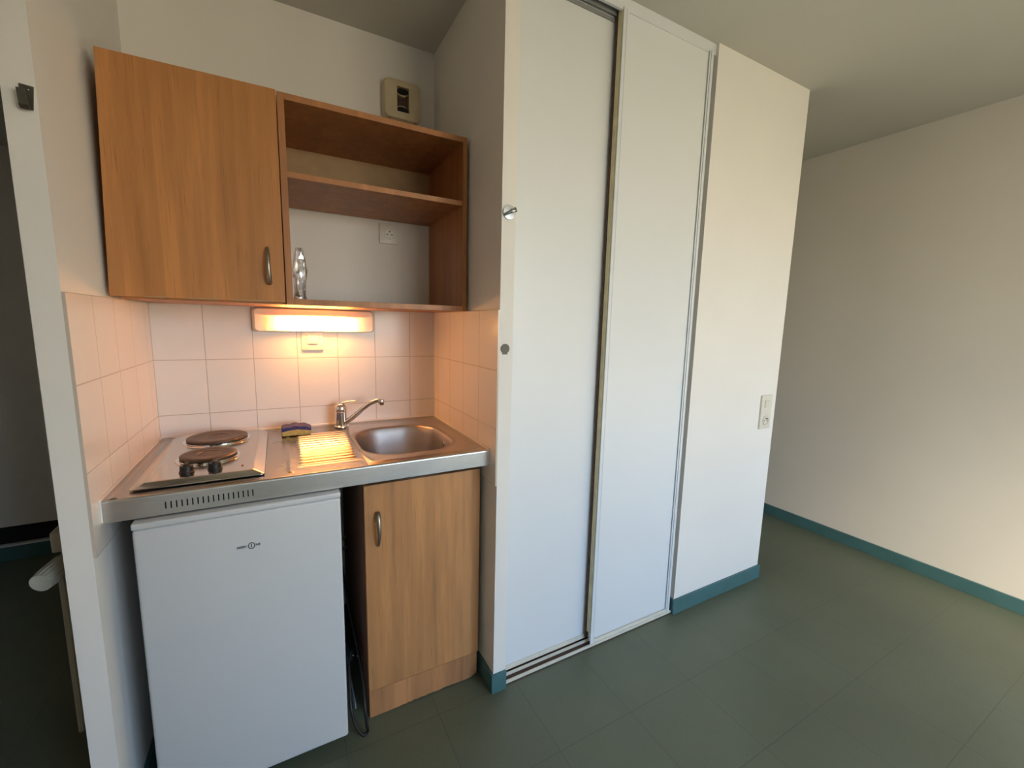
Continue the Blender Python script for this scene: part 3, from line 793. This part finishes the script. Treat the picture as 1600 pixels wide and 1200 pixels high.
# ---------------------------------------------------------------- hooks on the partitions
hk = thing('metal_wall_hook', 'folded dull metal hook high on the left partition edge', 'hook', (-0.020, YF, 1.735))
b = bmesh.new()
loft(b, [[(-0.0290, y, 1.7580), (-0.0085, y, 1.7560), (-0.0125, y, 1.7130), (-0.0270, y, 1.7130)] for y in (YF, YF-0.0015)])
obj('back_plate', b, darkmetal_m, hk)
b = bmesh.new()
for (ya, za, yb_, zb_) in ((YF-0.0015, 1.7130, YF-0.0120, 1.7100), (YF-0.0120, 1.7100, YF-0.0180, 1.7160), (YF-0.0180, 1.7160, YF-0.0195, 1.7440)):
    xa = -0.0265; xb = -0.0130
    v = [(xa, ya, za), (xb, ya, za), (xb-(0.003 if zb_ > 1.73 else 0), yb_, zb_), (xa-0.001, yb_, zb_)]
    v2 = [(x, y+0.0012, z+0.0008) for x, y, z in v]
    loft(b, [v, v2])
obj('hook_tongue', b, darkmetal_m, hk)
b = bmesh.new(); lathe(b, (-0.0165, YF-0.0015, 1.749), [(0.0018, 0), (0.0016, -0.0010), (0.0008, -0.0014)], 14, axis='y'); obj('screw', b, chrome_m, hk, smooth=True)

ch = thing('round_chrome_hook', 'round chrome hook on the right partition edge near the closet', 'hook', (1.031, YF, 1.672))
b = bmesh.new(); lathe(b, (1.031, YF, 1.671), [(0.0225, 0), (0.0225, -0.003), (0.0215, -0.0042), (0.010, -0.0046)], 40, axis='y'); obj('rosette', b, dchrome_m, ch, angle=40)
b = bmesh.new(); tube(b, [(1.014, YF-0.009, 1.662), (1.034, YF-0.012, 1.672), (1.047, YF-0.016, 1.679)], [0.004, 0.005, 0.0085], 16); obj('peg', b, dchrome_m, ch, smooth=True)
b = bmesh.new()
pad = []
for k in range(33):
    an = math.radians(-60 + 300*k/32); pad.append((1.0265+0.0155*math.cos(an), 1.247+0.0155*math.sin(an)))
pad += [(1.0265-0.0085, 1.2285), (1.0265+0.0085, 1.2285)]
b = bmesh.new(); loft(b, [[(x, y, z) for x, z in pad] for y in (YF, YF-0.003)])
tag(obj('adhesive_pad', b, disc_m), 'flat taupe round pad with tab, alone on the right partition edge', 'adhesive pad')

# ---------------------------------------------------------------- plastic packet with metal piece
def filmmat():
    m = bpy.data.materials.new('clear_film'); m.use_nodes = True; n = m.node_tree; n.nodes.clear()
    o = n.nodes.new('ShaderNodeOutputMaterial'); mx = n.nodes.new('ShaderNodeMixShader')
    tr_ = n.nodes.new('ShaderNodeBsdfTransparent'); gl = n.nodes.new('ShaderNodeBsdfGlossy')
    tr_.inputs[0].default_value = (0.90, 0.89, 0.90, 1); gl.inputs[0].default_value = (0.95, 0.95, 1, 1); gl.inputs[1].default_value = 0.12
    mp = mapping(n); nz = noise(n, mp.outputs[0], 70, 3)
    mr_ = n.nodes.new('ShaderNodeMapRange'); mr_.inputs['To Min'].default_value = 0.2; mr_.inputs['To Max'].default_value = 0.75
    n.links.new(nz.outputs[0], mr_.inputs['Value']); n.links.new(mr_.outputs[0], mx.inputs[0])
    n.links.new(tr_.outputs[0], mx.inputs[1]); n.links.new(gl.outputs[0], mx.inputs[2]); n.links.new(mx.outputs[0], o.inputs[0])
    return m
film_m = filmmat()
pk = thing('plastic_packet', 'crinkled clear plastic packet holding a small metal piece on the shelf unit', 'packet', (0.446, -0.365, 1.3876))
b = bmesh.new(); nz_, nk = 14, 16; rnd = random.Random(5); rings = []
for i in range(nz_+1):
    t = i/nz_; z = 1.3885 + 0.155*t
    hw = 0.0185*(1-0.12*math.sin(t*9)) * (1 if t < 0.78 else 1-0.45*(t-0.78)/0.22)
    th = 0.013*(1-t)**0.5+0.0022
    if t > 0.5: th *= 0.8
    rings.append([(0.4475+hw*math.cos(2*PI*k/nk)+rnd.uniform(-.0012, .0012)+0.002*t, -0.366+th*math.sin(2*PI*k/nk)+rnd.uniform(-.0022, .0022)*(1 if i else 0), z) for k in range(nk)])
loft(b, rings)
obj('film', b, film_m, pk, angle=20)
b = bmesh.new()
tube(b, spline([(0.444, -0.366, 1.4), (0.446, -0.366, 1.43), (0.4485, -0.366, 1.47), (0.4505, -0.366, 1.50)], 5), [0.007]*4+[0.004]*12, 12, flat=(1, .6))
lathe(b, (0.4445, -0.366, 1.403), [(0.002, -0.009), (0.009, -0.004), (0.010, 0.001), (0.006, 0.008), (0.002, 0.010)], 20)
obj('metal_piece', b, chrome_m, pk, smooth=True)

# ---------------------------------------------------------------- cables between fridge and cabinet
def cable(pts, r, label, name='power_cable', m=black_m):
    b = bmesh.new(); tube(b, spline(pts, 8), r, 10)
    return tag(obj(name, b, m, smooth=True), label, 'cable')
cable([(0.549, -0.20, 0.45), (0.560, -0.34, 0.30), (0.574, -0.50, 0.17), (0.5705, -0.585, 0.105), (0.572, -0.604, 0.045), (0.575, -0.600, 0.012), (0.558, -0.602, 0.010), (0.537, -0.590, 0.055), (0.530, -0.560, 0.12), (0.545, -0.42, 0.20), (0.540, -0.26, 0.06), (0.540, -0.20, 0.006)], 0.0045,
      'thick black cable looping onto the floor between fridge and base cabinet')
cable([(0.515, 0.004, 0.415), (0.535, -0.060, 0.395), (0.562, -0.10, 0.39), (0.592, -0.09, 0.395)], 0.006, 'grey hose crossing low behind the gap, lower of two', 'hose', grey_m)
cable([(0.513, 0.004, 0.455), (0.533, -0.060, 0.435), (0.562, -0.10, 0.43), (0.592, -0.09, 0.44)], 0.006, 'grey hose crossing low behind the gap, upper of two', 'hose', grey_m)
pg = thing('power_plug', 'black power plug on a thin grey cord in the gap beside the fridge', 'plug', (0.555, -0.42, 0.15))
b = bmesh.new(); tube(b, [(0.545, -0.38, 0.150), (0.553, -0.42, 0.163), (0.560, -0.44, 0.170)], [0.010, 0.018, 0.018], 16); obj('plug_body', b, black_m, pg, angle=40)
b = bmesh.new(); tube(b, spline([(0.545, -0.38, 0.150), (0.548, -0.34, 0.12), (0.552, -0.40, 0.05), (0.553, -0.50, 0.03), (0.552, -0.46, 0.004), (0.545, -0.25, 0.0035)], 8), 0.0028, 10); obj('cord', b, grey_m, pg, smooth=True)
for dx, dz in ((-0.007, 0.006), (0.007, -0.002)):
    b = bmesh.new(); tube(b, [(0.560+dx, -0.440, 0.170+dz), (0.565+dx, -0.458, 0.176+dz)], 0.0022, 10); obj('pin', b, chrome_m, pg, smooth=True)

# ---------------------------------------------------------------- radiator behind the left partition
rd = thing('panel_radiator', 'cream panel radiator seen edge-on behind the left partition', 'radiator', (-0.11, -0.1, 0.22))
b = bmesh.new()
for x0_, x1_ in ((-0.133, -0.121), (-0.108, -0.096)):
    box(b, x0_, x1_, -0.462, 0.45, 0.225, 0.720, bev=0.004)
box(b, -0.122, -0.107, -0.458, 0.446, 0.24, 0.738, bev=0.002)
obj('panel', b, rad_m, rd, angle=40)
obj('top_cover', B(-0.136, -0.092, -0.466, 0.45, 0.738, 0.792, bev=0.005, seg=3), rad_m, rd, angle=40)
for y in (-0.40, 0.38):
    for z in (0.27, 0.62): obj('bracket', B(-0.096, -0.054, y, y+0.02, z, z+0.04), rad_m, rd)
b = bmesh.new()
c0, c1 = Vector((-0.108, -0.463, 0.716)), Vector((-0.132, -0.543, 0.703))
dd = (c1-c0).normalized(); u_, v_ = frame_for(dd)
rings = []
for t, r in ((0, 0.016), (0.15, 0.018), (0.18, 0.0235), (0.75, 0.0245), (0.80, 0.0240), (1.0, 0.0215)):
    ring = []
    for k in range(64):
        an = 2*PI*k/64; rr_ = r - (0.0030 if (k//2) % 2 and 0.17 < t < 0.9 else 0)
        ring.append(c0+(c1-c0)*t+(u_*math.cos(an)+v_*math.sin(an))*rr_)
    rings.append(ring)
loft(b, rings); obj('thermostatic_valve', b, rad_m, rd, label='ribbed cream thermostat knob')
b = bmesh.new(); tube(b, spline([(-0.108, -0.463, 0.716), (-0.109, -0.452, 0.71), (-0.112, -0.455, 0.66), (-0.112, -0.462, 0.40), (-0.112, -0.462, 0.0)], 4), 0.0055, 10)
b.free()
